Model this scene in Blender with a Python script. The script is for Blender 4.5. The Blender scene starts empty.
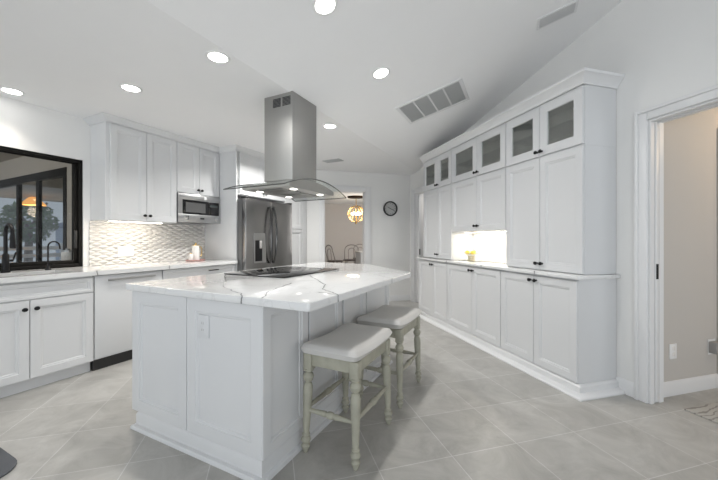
import bpy, bmesh, math, random
from mathutils import Vector, Matrix
random.seed(4)
S = bpy.context.scene
COL = S.collection
PI = math.pi

# ------------------------------------------------------------------ camera, world, light, exposure
CAM_H = 1.19
cd = bpy.data.cameras.new('camera'); cam = bpy.data.objects.new('camera', cd); COL.objects.link(cam)
cam.location = (0, 0, CAM_H)
cam.rotation_euler = (PI/2, 0, -math.radians(15.48))
cd.sensor_width = 36; cd.lens = 36*324.7/718; cd.clip_start = .02
cd.shift_y = -0.8/718
S.camera = cam

W = bpy.data.worlds.new('sky'); S.world = W; W.use_nodes = True
bg = W.node_tree.nodes['Background']
bg.inputs[0].default_value = (.80, .89, 1.0, 1); bg.inputs[1].default_value = .42
S.view_settings.view_transform = 'Standard'; S.view_settings.look = 'None'
S.view_settings.exposure = 0.17; S.view_settings.gamma = 1; S.view_settings.use_curve_mapping = False

A2 = math.radians(42.07)
U = Vector((math.sin(A2), math.cos(A2), 0)); V = Vector((math.cos(A2), -math.sin(A2), 0))
ROT_U = PI/2 - A2            # local x = U, local y = -V
ROT_R = -PI/2                # local x = -Y, local y = +X  (right wall cabinets)
ROT_V = -A2                  # local x = V, local y = U
def P(u, v, z=0.0): 
    p = U*u + V*v; return Vector((p.x, p.y, z))
def UVof(x, y): 
    p = Vector((x, y, 0)); return p.dot(U), p.dot(V)

def area_light(name, loc, direction, sx, sy, power, color=(1,1,1), parent=None, shape='RECTANGLE', spread=PI):
    l = bpy.data.lights.new(name, 'AREA'); l.shape = shape; l.size = sx; l.size_y = sy
    l.energy = power; l.color = color; l.spread = spread
    o = bpy.data.objects.new(name, l); COL.objects.link(o); o.location = loc
    o.rotation_euler = Vector(direction).to_track_quat('-Z', 'Y').to_euler()
    if parent: o.parent = parent
    return o
# added fill lights behind the camera, tilted up to lift the ceiling
area_light('fill_rear', P(-5.2, -.6, .7), U + Vector((0, 0, .55)), 6.0, 2.6, 165, (.93, .97, 1.0))
area_light('fill_side', P(-.4, 5.0, .7), -V + U*.35 + Vector((0, 0, .45)), 6.0, 2.6, 100, (.95, .98, 1.0))

# ------------------------------------------------------------------ materials
def nt(name):
    m = bpy.data.materials.new(name); m.use_nodes = True
    return m, m.node_tree.nodes, m.node_tree.links, m.node_tree.nodes['Principled BSDF']
def mat(name, col, rough=.5, metal=0, var=.03, scale=6, bump=0, bscale=60, stretch=None, coat=0, spec=.5):
    m, n, l, b = nt(name)
    tc = n.new('ShaderNodeTexCoord'); no = n.new('ShaderNodeTexNoise'); no.inputs['Scale'].default_value = scale
    no.inputs['Detail'].default_value = 4
    src = tc.outputs['Object']
    if stretch:
        mp = n.new('ShaderNodeMapping'); mp.inputs['Scale'].default_value = stretch; l.new(src, mp.inputs[0]); src = mp.outputs[0]
    l.new(src, no.inputs['Vector'])
    mx = n.new('ShaderNodeMix'); mx.data_type = 'RGBA'
    mx.inputs[6].default_value = (*[max(0, c*(1-var)) for c in col], 1); mx.inputs[7].default_value = (*[min(1, c*(1+var)) for c in col], 1)
    l.new(no.outputs[0], mx.inputs[0]); l.new(mx.outputs[2], b.inputs['Base Color'])
    b.inputs['Roughness'].default_value = rough; b.inputs['Metallic'].default_value = metal
    b.inputs['Specular IOR Level'].default_value = spec; b.inputs['Coat Weight'].default_value = coat
    if bump:
        n2 = n.new('ShaderNodeTexNoise'); n2.inputs['Scale'].default_value = bscale; l.new(src, n2.inputs['Vector'])
        bp = n.new('ShaderNodeBump'); bp.inputs['Strength'].default_value = bump; bp.inputs['Distance'].default_value = .002
        l.new(n2.outputs[0], bp.inputs['Height']); l.new(bp.outputs[0], b.inputs['Normal'])
    return m
def emit(name, col, strength):
    m, n, l, b = nt(name)
    b.inputs['Base Color'].default_value = (*col, 1); b.inputs['Emission Color'].default_value = (*col, 1)
    b.inputs['Emission Strength'].default_value = strength; return m
def glass(name, tint=(1, 1, 1), refl=1.0, base=.04):
    m, n, l, b = nt(name)
    tr = n.new('ShaderNodeBsdfTransparent'); tr.inputs[0].default_value = (*tint, 1)
    gl = n.new('ShaderNodeBsdfGlossy'); gl.inputs['Roughness'].default_value = .02
    fr = n.new('ShaderNodeLayerWeight'); fr.inputs[0].default_value = .35
    ma = n.new('ShaderNodeMath'); ma.operation = 'MULTIPLY_ADD'; ma.inputs[1].default_value = .55*refl; ma.inputs[2].default_value = base
    l.new(fr.outputs['Fresnel'], ma.inputs[0])
    ms = n.new('ShaderNodeMixShader'); l.new(ma.outputs[0], ms.inputs[0]); l.new(tr.outputs[0], ms.inputs[1]); l.new(gl.outputs[0], ms.inputs[2])
    l.new(ms.outputs[0], n['Material Output'].inputs[0]); return m

M = {}
M['wall'] = mat('wall_paint', (.78, .775, .76), .7, bump=.05, bscale=220, var=.01)
M['ceiling'] = mat('ceiling_paint', (.86, .86, .86), .85, bump=.12, bscale=140, var=.01)
M['white'] = mat('cabinet_lacquer', (.665, .67, .675), .34, var=.008)
M['trim'] = mat('trim_paint', (.74, .74, .74), .35, var=.008)
M['black'] = mat('matte_black_metal', (.008, .008, .009), .42, 0, spec=.25)
M['blackplastic'] = mat('black_plastic', (.02, .02, .02), .5)
M['bronze'] = mat('dark_bronze_frame', (.008, .007, .006), .55, 0, spec=.2)
M['steel'] = mat('brushed_steel', (.46, .46, .46), .30, 1, var=.06, scale=8, stretch=(1, 1, 40), bump=.04, bscale=30)
M['steelh'] = mat('brushed_steel_hood', (.42, .415, .40), .55, 1, var=.05, scale=8, stretch=(30, 30, 1), bump=.04, bscale=30)
M['handle_dark'] = mat('dark_polished_steel', (.10, .10, .10), .2, 1)
M['fridge_steel'] = mat('fridge_brushed_steel', (.31, .305, .30), .26, 1, var=.08, scale=6, stretch=(8, 8, 1), bump=.03, bscale=30)
M['chrome'] = mat('polished_steel', (.6, .6, .6), .15, 1)
M['fridge_side'] = mat('fridge_grey_side', (.17, .17, .17), .4, .6)
M['dark_glass'] = mat('black_ceramic_glass', (.008, .008, .009), .03, 0)
M['paint_dark'] = mat('dark_gap', (.05, .05, .05), .8)
M['cushion'] = mat('stool_linen', (.585, .57, .545), .75, bump=.25, bscale=400, var=.05)
M['oldwood'] = mat('distressed_sage_wood', (.375, .365, .295), .6, var=.28, scale=14, bump=.15, bscale=90)
M['plate'] = mat('outlet_plastic', (.80, .80, .79), .35)
M['greyplastic'] = mat('grey_plastic', (.30, .29, .28), .5)
M['hallwall'] = mat('hall_wall_paint', (.53, .50, .465), .7, var=.01)
M['dinewall'] = mat('dining_wall_paint', (.50, .475, .455), .75, var=.01)
M['gold'] = mat('gold_metal', (.75, .53, .22), .25, 1)
M['pink'] = mat('rose_marble_tray', (.55, .30, .27), .35, var=.15, scale=30)
M['porcelain'] = mat('white_porcelain', (.82, .80, .77), .2)
M['lemon'] = mat('lemon_skin', (.85, .62, .05), .4, bump=.2, bscale=120)
M['matgrey'] = mat('grey_rubber_mat', (.10, .105, .115), .85, bump=.5, bscale=250)
M['bentmetal'] = mat('grey_bentwood_chair', (.23, .21, .195), .45)
M['chairseat'] = mat('dark_chair_seat', (.07, .05, .045), .5)
M['ventgrey'] = mat('vent_filter_grey', (.52, .53, .53), .8)
M['glass'] = glass('clear_glass', (.95, .96, .96), .45, .012)
M['cabglass'] = glass('cabinet_glass', (.86, .87, .85), .5, .05)
M['hoodglass'] = glass('hood_glass', (.96, .975, .97), .5, .02)
M['led'] = emit('led_lens', (1, .98, .95), 14)
M['hood_led'] = emit('hood_led_lens', (1, .97, .9), 5)
M['bulb'] = emit('warm_bulb', (1, .80, .50), 14)
M['strip'] = emit('warm_led_strip', (1, .90, .74), 10)
M['patio_lamp'] = emit('amber_lamp_shade', (1, .45, .08), .9)
M['soffit'] = mat('lanai_beige_stucco', (.42, .37, .31), .9, bump=.3, bscale=80)
M['lanai_wall'] = mat('lanai_pale_stucco', (.50, .47, .43), .9, bump=.3, bscale=80)
M['concrete'] = mat('patio_concrete', (.38, .38, .37), .9, var=.1)
M['grass'] = mat('lawn_grass', (.06, .11, .03), .95, var=.3, scale=40)
M['leaf'] = mat('tree_leaves', (.075, .14, .04), .8, var=.4, scale=20)
M['bark'] = mat('tree_bark', (.11, .08, .06), .9)
M['blueroof'] = mat('slate_blue_roof', (.16, .20, .29), .8, var=.1)
M['bluewall'] = mat('pale_blue_siding', (.34, .40, .50), .8, var=.05)
M['rail'] = mat('white_rail_paint', (.62, .68, .78), .6)

def floor_material():
    m, n, l, b = nt('porcelain_floor_tile')
    tc = n.new('ShaderNodeTexCoord'); mp = n.new('ShaderNodeMapping')
    mp.inputs['Location'].default_value = (1.147 - .0025 + .4225*20, -1.577 - .0025 + .41*20, 0); l.new(tc.outputs['Object'], mp.inputs[0])
    br = n.new('ShaderNodeTexBrick'); br.offset = 0; br.squash = 1
    for k, v in (('Scale', 1), ('Mortar Size', .0024), ('Mortar Smooth', .15), ('Bias', 0), ('Brick Width', .4225), ('Row Height', .41)): br.inputs[k].default_value = v
    br.inputs['Color1'].default_value = (.43, .42, .395, 1); br.inputs['Color2'].default_value = (.49, .48, .455, 1)
    br.inputs['Mortar'].default_value = (.62, .615, .60, 1)
    l.new(mp.outputs[0], br.inputs[0])
    n1 = n.new('ShaderNodeTexNoise'); n1.inputs['Scale'].default_value = 3.4; n1.inputs['Detail'].default_value = 10; n1.inputs['Roughness'].default_value = .68; n1.inputs['Distortion'].default_value = 1.2
    l.new(tc.outputs['Object'], n1.inputs['Vector'])
    cr = n.new('ShaderNodeValToRGB'); cr.color_ramp.elements[0].position = .3; cr.color_ramp.elements[0].color = (.74, .73, .72, 1)
    cr.color_ramp.elements[1].position = .72; cr.color_ramp.elements[1].color = (1.12, 1.12, 1.12, 1); l.new(n1.outputs[0], cr.inputs[0])
    mx = n.new('ShaderNodeMix'); mx.data_type = 'RGBA'; mx.blend_type = 'MULTIPLY'; mx.inputs[0].default_value = 1
    l.new(br.outputs['Color'], mx.inputs[6]); l.new(cr.outputs[0], mx.inputs[7]); l.new(mx.outputs[2], b.inputs['Base Color'])
    rr = n.new('ShaderNodeMapRange'); rr.inputs[3].default_value = .24; rr.inputs[4].default_value = .46; l.new(n1.outputs[0], rr.inputs[0]); l.new(rr.outputs[0], b.inputs['Roughness'])
    bp = n.new('ShaderNodeBump'); bp.inputs['Strength'].default_value = .25; bp.inputs['Distance'].default_value = .002; bp.invert = True
    l.new(br.outputs['Fac'], bp.inputs['Height']); l.new(bp.outputs[0], b.inputs['Normal'])
    return m
M['floor'] = floor_material()

def quartz(name, segs, width=.004, soft=3.0):
    """white quartz, veins along the given polyline segments (local xy) plus faint procedural veining"""
    m, n, l, b = nt(name)
    tc = n.new('ShaderNodeTexCoord')
    no = n.new('ShaderNodeTexNoise'); no.inputs['Scale'].default_value = 9; no.inputs['Detail'].default_value = 5; l.new(tc.outputs['Object'], no.inputs['Vector'])
    sb = n.new('ShaderNodeVectorMath'); sb.operation = 'SUBTRACT'; sb.inputs[1].default_value = (.5, .5, .5); l.new(no.outputs['Color'], sb.inputs[0])
    ma = n.new('ShaderNodeVectorMath'); ma.operation = 'MULTIPLY_ADD'; ma.inputs[1].default_value = (.06, .06, 0); l.new(sb.outputs[0], ma.inputs[0])
    fl = n.new('ShaderNodeVectorMath'); fl.operation = 'MULTIPLY'; fl.inputs[1].default_value = (1, 1, 0); l.new(tc.outputs['Object'], fl.inputs[0]); l.new(fl.outputs[0], ma.inputs[2])
    p = ma.outputs[0]
    cur = None
    def math_(op, a, bb, clamp=False):
        x = n.new('ShaderNodeMath'); x.operation = op; x.use_clamp = clamp
        for i, q in enumerate((a, bb)):
            if q is None: continue
            if isinstance(q, (int, float)): x.inputs[i].default_value = q
            else: l.new(q, x.inputs[i])
        return x.outputs[0]
    for (a, c) in segs:
        a3 = Vector((a[0], a[1], 0)); c3 = Vector((c[0], c[1], 0)); ba = c3 - a3; dd = ba.dot(ba)
        s1 = n.new('ShaderNodeVectorMath'); s1.operation = 'SUBTRACT'; l.new(p, s1.inputs[0]); s1.inputs[1].default_value = a3
        d1 = n.new('ShaderNodeVectorMath'); d1.operation = 'DOT_PRODUCT'; l.new(s1.outputs[0], d1.inputs[0]); d1.inputs[1].default_value = ba/dd
        h = math_('MULTIPLY', d1.outputs['Value'], 1.0, True)
        sc = n.new('ShaderNodeVectorMath'); sc.operation = 'SCALE'; sc.inputs[0].default_value = ba; l.new(h, sc.inputs['Scale'])
        s2 = n.new('ShaderNodeVectorMath'); s2.operation = 'DISTANCE'; l.new(s1.outputs[0], s2.inputs[0]); l.new(sc.outputs[0], s2.inputs[1])
        cur = s2.outputs['Value'] if cur is None else math_('MINIMUM', cur, s2.outputs['Value'])
    # faint secondary veins
    n2 = n.new('ShaderNodeTexNoise'); n2.inputs['Scale'].default_value = 2.3; n2.inputs['Detail'].default_value = 6; n2.inputs['Distortion'].default_value = .8; l.new(tc.outputs['Object'], n2.inputs['Vector'])
    ab = math_('ABSOLUTE', math_('SUBTRACT', n2.outputs[0], .5), None)
    f2 = n.new('ShaderNodeMapRange'); f2.inputs[1].default_value = 0; f2.inputs[2].default_value = .012; f2.inputs[3].default_value = .32; f2.inputs[4].default_value = 0; l.new(ab, f2.inputs[0])
    mx2 = n.new('ShaderNodeMix'); mx2.data_type = 'RGBA'; mx2.inputs[6].default_value = (.74, .74, .735, 1); mx2.inputs[7].default_value = (.50, .50, .49, 1); l.new(f2.outputs[0], mx2.inputs[0])
    out = mx2.outputs[2]
    if cur is not None:
        hal = n.new('ShaderNodeMapRange'); hal.inputs[1].default_value = width; hal.inputs[2].default_value = width*7; hal.inputs[3].default_value = .10; hal.inputs[4].default_value = 0; l.new(cur, hal.inputs[0])
        cor = n.new('ShaderNodeMapRange'); cor.inputs[1].default_value = width*.35; cor.inputs[2].default_value = width*1.3; cor.inputs[3].default_value = .96; cor.inputs[4].default_value = 0; l.new(cur, cor.inputs[0])
        f = math_('MAXIMUM', hal.outputs[0], cor.outputs[0])
        mx = n.new('ShaderNodeMix'); mx.data_type = 'RGBA'; l.new(f, mx.inputs[0]); l.new(out, mx.inputs[6]); mx.inputs[7].default_value = (.10, .105, .10, 1)
        out = mx.outputs[2]
    l.new(out, b.inputs['Base Color']); b.inputs['Roughness'].default_value = .07
    return m

def backsplash_material(name):
    """white relief tile: staggered pillowed diamonds, as bump"""
    m, n, l, b = nt(name)
    tc = n.new('ShaderNodeTexCoord'); sp = n.new('ShaderNodeSeparateXYZ'); l.new(tc.outputs['Object'], sp.inputs[0])
    def mth(op, a, c=None):
        x = n.new('ShaderNodeMath'); x.operation = op
        for i, q in enumerate((a, c)):
            if q is None: continue
            if isinstance(q, (int, float)): x.inputs[i].default_value = q
            else: l.new(q, x.inputs[i])
        return x.outputs[0]
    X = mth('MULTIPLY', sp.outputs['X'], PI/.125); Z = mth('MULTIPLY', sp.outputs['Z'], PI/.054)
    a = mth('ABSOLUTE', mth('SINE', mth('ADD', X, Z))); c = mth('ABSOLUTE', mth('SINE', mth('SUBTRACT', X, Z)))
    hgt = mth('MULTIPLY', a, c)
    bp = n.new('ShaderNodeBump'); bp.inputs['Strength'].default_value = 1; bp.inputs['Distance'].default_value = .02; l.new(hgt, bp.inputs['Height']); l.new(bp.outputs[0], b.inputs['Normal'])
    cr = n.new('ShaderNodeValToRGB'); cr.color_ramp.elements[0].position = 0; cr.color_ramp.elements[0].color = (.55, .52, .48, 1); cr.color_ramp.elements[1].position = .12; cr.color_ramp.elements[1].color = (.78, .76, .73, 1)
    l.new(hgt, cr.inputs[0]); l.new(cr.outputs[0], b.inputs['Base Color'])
    b.inputs['Roughness'].default_value = .25; return m
M['backsplash'] = backsplash_material('relief_backsplash_tile')

def rug_material():
    m, n, l, b = nt('patterned_rug')
    tc = n.new('ShaderNodeTexCoord'); no = n.new('ShaderNodeTexNoise'); no.inputs['Scale'].default_value = 3; l.new(tc.outputs['Object'], no.inputs['Vector'])
    wv = n.new('ShaderNodeTexWave'); wv.wave_type = 'RINGS'; wv.inputs['Scale'].default_value = 7; wv.inputs['Distortion'].default_value = 9; wv.inputs['Detail'].default_value = 2; l.new(tc.outputs['Object'], wv.inputs['Vector'])
    cr = n.new('ShaderNodeValToRGB'); cr.color_ramp.elements[0].position = .16; cr.color_ramp.elements[0].color = (.30, .28, .26, 1); cr.color_ramp.elements[1].position = .24; cr.color_ramp.elements[1].color = (.50, .48, .445, 1)
    l.new(wv.outputs[0], cr.inputs[0]); l.new(cr.outputs[0], b.inputs['Base Color']); b.inputs['Roughness'].default_value = .95; return m
M['rug'] = rug_material()

# ------------------------------------------------------------------ mesh helpers
def box(bm, x0, y0, z0, x1, y1, z1, bev=0, seg=2):
    r = bmesh.ops.create_cube(bm, size=1); vs = r['verts']
    for v in vs: v.co = Vector(((x0+x1)/2 + v.co.x*(x1-x0), (y0+y1)/2 + v.co.y*(y1-y0), (z0+z1)/2 + v.co.z*(z1-z0)))
    if bev:
        es = list({e for v in vs for e in v.link_edges})
        bmesh.ops.bevel(bm, geom=es, offset=bev, segments=seg, affect='EDGES', profile=.5)
    return bm
def prism(bm, poly, z0, z1, bev=0):
    n0 = len(bm.verts)
    lo = [bm.verts.new((p[0], p[1], z0)) for p in poly]; hi = [bm.verts.new((p[0], p[1], z1)) for p in poly]
    fs = [bm.faces.new(lo[::-1]), bm.faces.new(hi)]
    k = len(poly)
    for i in range(k): fs.append(bm.faces.new((lo[i], lo[(i+1) % k], hi[(i+1) % k], hi[i])))
    bmesh.ops.recalc_face_normals(bm, faces=fs)
    if bev:
        es = list({e for f in fs[:2] for e in f.edges})
        bmesh.ops.bevel(bm, geom=es, offset=bev, segments=2, affect='EDGES', profile=.5)
    return bm
def lathe(bm, prof, c=(0, 0, 0), seg=20, M4=None, caps=True):
    rings = []
    for (r, z) in prof:
        ring = []
        for i in range(seg):
            a = 2*PI*i/seg; p = Vector((r*math.cos(a), r*math.sin(a), z))
            if M4: p = M4 @ p
            ring.append(bm.verts.new(p + Vector(c)))
        rings.append(ring)
    fs = []
    for a, b in zip(rings, rings[1:]):
        for i in range(seg): fs.append(bm.faces.new((a[i], a[(i+1) % seg], b[(i+1) % seg], b[i])))
    if caps:
        fs.append(bm.faces.new(rings[0][::-1])); fs.append(bm.faces.new(rings[-1]))
    bmesh.ops.recalc_face_normals(bm, faces=fs)
    return bm
def along(p0, p1):
    d = Vector(p1) - Vector(p0)
    return Matrix.Translation(p0) @ d.to_track_quat('Z', 'Y').to_matrix().to_4x4(), d.length
def rod(bm, p0, p1, r0, r1=None, seg=12):
    m, L = along(p0, p1); return lathe(bm, [(r0, 0), (r0 if r1 is None else r1, L)], seg=seg, M4=m)
def turned(bm, p0, p1, prof, seg=14):
    m, L = along(p0, p1); return lathe(bm, [(r, t*L) for (r, t) in prof], seg=seg, M4=m)
def tube(bm, pts, r, seg=10, closed=False):
    pts = [Vector(p) for p in pts]; rings = []; N = len(pts); up = Vector((.13, .21, .97))
    for i, p in enumerate(pts):
        if closed: t = pts[(i+1) % N] - pts[i-1]
        else: t = pts[min(i+1, N-1)] - pts[max(i-1, 0)]
        t.normalize(); a = t.cross(up)
        if a.length < 1e-3: a = t.cross(Vector((1, 0, 0)))
        a.normalize(); b = t.cross(a)
        rr = r[i] if isinstance(r, (list, tuple)) else r
        rings.append([bm.verts.new(p + a*rr*math.cos(2*PI*k/seg) + b*rr*math.sin(2*PI*k/seg)) for k in range(seg)])
    fs = []
    rng = range(N if closed else N-1)
    for i in rng:
        A, B = rings[i], rings[(i+1) % N]
        for k in range(seg): fs.append(bm.faces.new((A[k], A[(k+1) % seg], B[(k+1) % seg], B[k])))
    if not closed: fs += [bm.faces.new(rings[0][::-1]), bm.faces.new(rings[-1])]
    bmesh.ops.recalc_face_normals(bm, faces=fs)
    return bm
def ball(bm, c, r, sub=2, sc=(1, 1, 1)):
    q = bmesh.ops.create_icosphere(bm, subdivisions=sub, radius=r)
    for v in q['verts']: v.co = Vector((v.co.x*sc[0], v.co.y*sc[1], v.co.z*sc[2])) + Vector(c)
    return bm
def sweep(bm, path, prof, closed_prof=True):
    """profile (outward offset, z) swept along a plan polyline, mitred; outward = right of travel"""
    pts = [Vector((p[0], p[1])) for p in path]; N = len(pts); rings = []
    def nrm(i):
        d = (pts[i+1] - pts[i]).normalized(); return Vector((d.y, -d.x))
    for i in range(N):
        if i == 0: o = nrm(0)
        elif i == N-1: o = nrm(N-2)
        else:
            a, b = nrm(i-1), nrm(i); o = (a + b)/(1 + a.dot(b))
        rings.append([bm.verts.new((pts[i].x + o.x*q[0], pts[i].y + o.y*q[0], q[1])) for q in prof])
    k = len(prof); fs = []
    for A, B in zip(rings, rings[1:]):
        for j in range(k): fs.append(bm.faces.new((A[j], A[(j+1) % k], B[(j+1) % k], B[j])))
    fs += [bm.faces.new(rings[0][::-1]), bm.faces.new(rings[-1])]
    bmesh.ops.recalc_face_normals(bm, faces=fs)
    return bm
def obj(name, bm, m, parent=None, loc=(0, 0, 0), rz=0, smooth=True):
    me = bpy.data.meshes.new(name); bm.to_mesh(me); bm.free()
    me.materials.append(M[m] if isinstance(m, str) else m)
    if smooth:
        for p in me.polygons: p.use_smooth = True
        me.set_sharp_from_angle(angle=math.radians(35))
    o = bpy.data.objects.new(name, me); COL.objects.link(o); o.location = loc; o.rotation_euler = (0, 0, rz)
    if parent: o.parent = parent
    return o
def B(*a, **k): return box(bmesh.new(), *a, **k)
def struct(name, bm, m, parent=None, **k):
    o = obj(name, bm, m, parent, **k); o['kind'] = 'structure'; return o
def tag(o, label, cat, group=None):
    o['label'] = label; o['category'] = cat
    if group: o['group'] = group
    return o
def thing(name, label, cat, loc=(0, 0, 0), rz=0, group=None):
    o = bpy.data.objects.new(name, None); o.empty_display_size = .1; COL.objects.link(o)
    o.location = loc; o.rotation_euler = (0, 0, rz); return tag(o, label, cat, group)

# ------------------------------------------------------------------ room shell
WV = -4.05                     # left wall plane
ZF = 2.44; VC = -1.757; SL = .247
def zc(x, y):
    v = UVof(x, y)[1]; return ZF if v <= VC else ZF + SL*(v - VC)
struct('floor', B(-4.2, -1.7, -.1, 6.5, 12.0, 0), 'floor', smooth=False)

def ceiling_bm(poly, t=.1):
    bm = bmesh.new(); lo = [bm.verts.new(p) for p in poly]; hi = [bm.verts.new(Vector(p) + Vector((0, 0, t))) for p in poly]
    fs = [bm.faces.new(lo), bm.faces.new(hi[::-1])]; k = len(poly)
    for i in range(k): fs.append(bm.faces.new((lo[i], lo[(i+1) % k], hi[(i+1) % k], hi[i])))
    bmesh.ops.recalc_face_normals(bm, faces=fs); return bm
bmc = ceiling_bm([P(-2.6, -4.12, ZF), P(-2.6, VC, ZF), P(6.365, VC, ZF), P(4.23, -4.12, ZF)])
ztop = ZF + SL*(2.6 - VC)
b2 = ceiling_bm([P(-2.6, VC, ZF), P(-2.6, 2.6, ztop), P(4.6, 2.6, ztop), P(6.365, VC, ZF)])
tmp = bpy.data.meshes.new('t'); b2.to_mesh(tmp); b2.free(); bmc.from_mesh(tmp)
struct('ceiling', bmc, 'ceiling', smooth=False)

# left wall (local frame u, -v): window opening
wl = bmesh.new()
WU0, WU1, WZ0, WZ1 = -.55, 1.725, .908, 2.005
for a in ((-2.6, 0, 0, WU0, .14, ZF), (WU1, 0, 0, 4.9, .14, ZF), (WU0, 0, 0, WU1, .14, WZ0-.045), (WU0, 0, WZ1, WU1, .14, ZF)): box(wl, *a)
struct('wall_left', wl, 'wall', loc=P(0, WV), rz=ROT_U, smooth=False)

# back wall y = 5.84 with dining opening
YB = 5.84; OX0, OX1, OZ = .965, 1.735, 2.08
wb = bmesh.new()
for a in ((.60, YB, 0, OX0, YB+.12, ZF), (OX1, YB, 0, 2.65, YB+.12, ZF), (OX0, YB, OZ, OX1, YB+.12, ZF), (2.781, YB, 0, 4.6, YB+.12, 2.75)): box(wb, *a)
struct('wall_back', wb, 'wall', smooth=False)
tr = bmesh.new()
for s in (-1, 1):
    y0, y1 = (YB-.022, YB) if s < 0 else (YB+.12, YB+.142)
    box(tr, OX0-.10, y0, 0, OX0-.005, y1, OZ+.095, .005); box(tr, OX1+.005, y0, 0, OX1+.115, y1, OZ+.095, .005); box(tr, OX0-.005, y0, OZ+.004, OX1+.005, y1, OZ+.095, .004)
box(tr, OX0, YB+.001, 0, OX0+.012, YB+.119, OZ-.012); box(tr, OX1-.012, YB+.001, 0, OX1, YB+.119, OZ-.012); box(tr, OX0, YB+.001, OZ-.012, OX1, YB+.119, OZ)
struct('trim_1', tr, 'trim')

# right wall x = 2.65, two door openings; top follows the vault
XR = 2.65; D0, D1, DZ = .72, 1.705, 2.052; E0, E1, EZ = 4.84, 5.62, 2.04
YCR = (2.65*V.x - VC)/(-V.y)    # y where the vault crease meets the wall
def wall_piece(bm, ya, yb, z0):
    ys = [ya] + ([YCR] if ya < YCR < yb else []) + [yb]
    pts = [(ya, z0), (yb, z0)] + [(y, zc(XR, y) + .04) for y in reversed(ys)]
    A = [bm.verts.new((XR, y, z)) for y, z in pts]; C = [bm.verts.new((XR+.13, y, z)) for y, z in pts]
    fs = [bm.faces.new(A), bm.faces.new(C[::-1])]; k = len(pts)
    for i in range(k): fs.append(bm.faces.new((A[i], A[(i+1) % k], C[(i+1) % k], C[i])))
    bmesh.ops.recalc_face_normals(bm, faces=fs)
wr = bmesh.new()
for a in ((-1.6, D0, 0), (D0, D1, DZ), (D1, E0, 0), (E0, E1, EZ), (E1, YB+.12, 0)): wall_piece(wr, *a)
struct('wall_right', wr, 'wall', smooth=False)
CASE = [(0, 0), (.018, 0)]
tr = bmesh.new()
def casing(bm, y0, y1, zt, w=.08, th=.022, x=XR):
    for (a, b) in ((y1, y1+w), (y0-w, y0)):
        box(bm, x-th, a, 0, x, b, zt+w, .006)
    box(bm, x-th, y0, zt, x, y1, zt+w, .006)
    for (a, b) in ((y1+w-.025, y1+w), (y0-w, y0-w+.025)): box(bm, x-th-.01, a, 0, x-th+.004, b, zt+w, .004)
    box(bm, x-th-.01, y0-w+.0255, zt+w-.025, x-th+.004, y1+w-.0255, zt+w, .004)
casing(tr, D0, D1, DZ)
for y in (D1-.012, D0): box(tr, XR, y, 0, XR+.035, y+.012, DZ); box(tr, XR+.085, y, 0, XR+.13, y+.012, DZ)
box(tr, XR, D0+.012, DZ-.012, XR+.035, D1-.012, DZ); box(tr, XR+.085, D0+.012, DZ-.012, XR+.13, D1-.012, DZ)
struct('trim_2', tr, 'trim')
tr = bmesh.new(); casing(tr, E0, E1, EZ, w=.10)
box(tr, XR, E1-.012, 0, XR+.13, E1, EZ)
struct('trim_3', tr, 'trim')
# pocket doors, slid back into the wall, their edges showing in the jamb
def pocket(name, y, zt):
    d = struct(name, B(XR+.043, y-.035, .012, XR+.077, y+.55, zt-.02, .002), 'trim')
    bm = B(XR+.049, y-.0375, .90, XR+.071, y-.033, 1.01, .001)
    h = struct('door_latch', bm, 'black', d); return d
pocket('door_1', D1+.02, DZ); pocket('door_2', E1-.05, EZ)

BB = [(0, 0), (.016, 0), (.016, .085), (.010, .10), (.004, .108), (0, .108)]
struct('baseboard_right', sweep(bmesh.new(), [(XR, -1.6), (XR, D0-.08)][::-1], BB), 'trim')
struct('baseboard_right.001', sweep(bmesh.new(), [(XR, 1.93), (XR, D1+.08)], BB), 'trim')
struct('baseboard_back', sweep(bmesh.new(), [(OX1+.115, YB), (XR, YB)], BB), 'trim')

# hall behind the right door
HY = 1.755
h = bmesh.new(); box(h, XR+.13, HY, 0, 5.0, HY+.1, ZF); struct('wall_hall', h, 'hallwall', smooth=False)
struct('wall_hall_end', B(5.0, -1.6, 0, 5.1, HY+.1, ZF), 'hallwall', smooth=False)
struct('ceiling_hall', B(XR+.13, -1.6, ZF, 5.1, HY+.1, ZF+.05), 'ceiling', smooth=False)
struct('baseboard_hall', sweep(bmesh.new(), [(XR+.13, HY), (3.48, HY)], BB), 'trim')
struct('trim_4', B(3.485, HY-.02, 0, 3.58, HY, 2.09, .005), 'hallwall')
# small room behind the rear door
struct('wall_pantry_room', B(3.65, 4.4, 0, 3.75, 6.0, 2.75), 'wall', smooth=False)
# dining room beyond the opening
struct('wall_dining_back', B(-1.0, 11.2, 0, 5.0, 11.3, ZF+.1), 'dinewall', smooth=False)
struct('wall_dining_left', B(-.4, 5.97, 0, -.3, 11.2, ZF+.1), 'dinewall', smooth=False)
struct('wall_dining_right', B(4.6, 5.97, 0, 4.7, 11.2, ZF+.1), 'dinewall', smooth=False)
struct('ceiling_dining', B(-1.0, 5.97, ZF, 5.0, 11.3, ZF+.08), 'ceiling', smooth=False)

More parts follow.
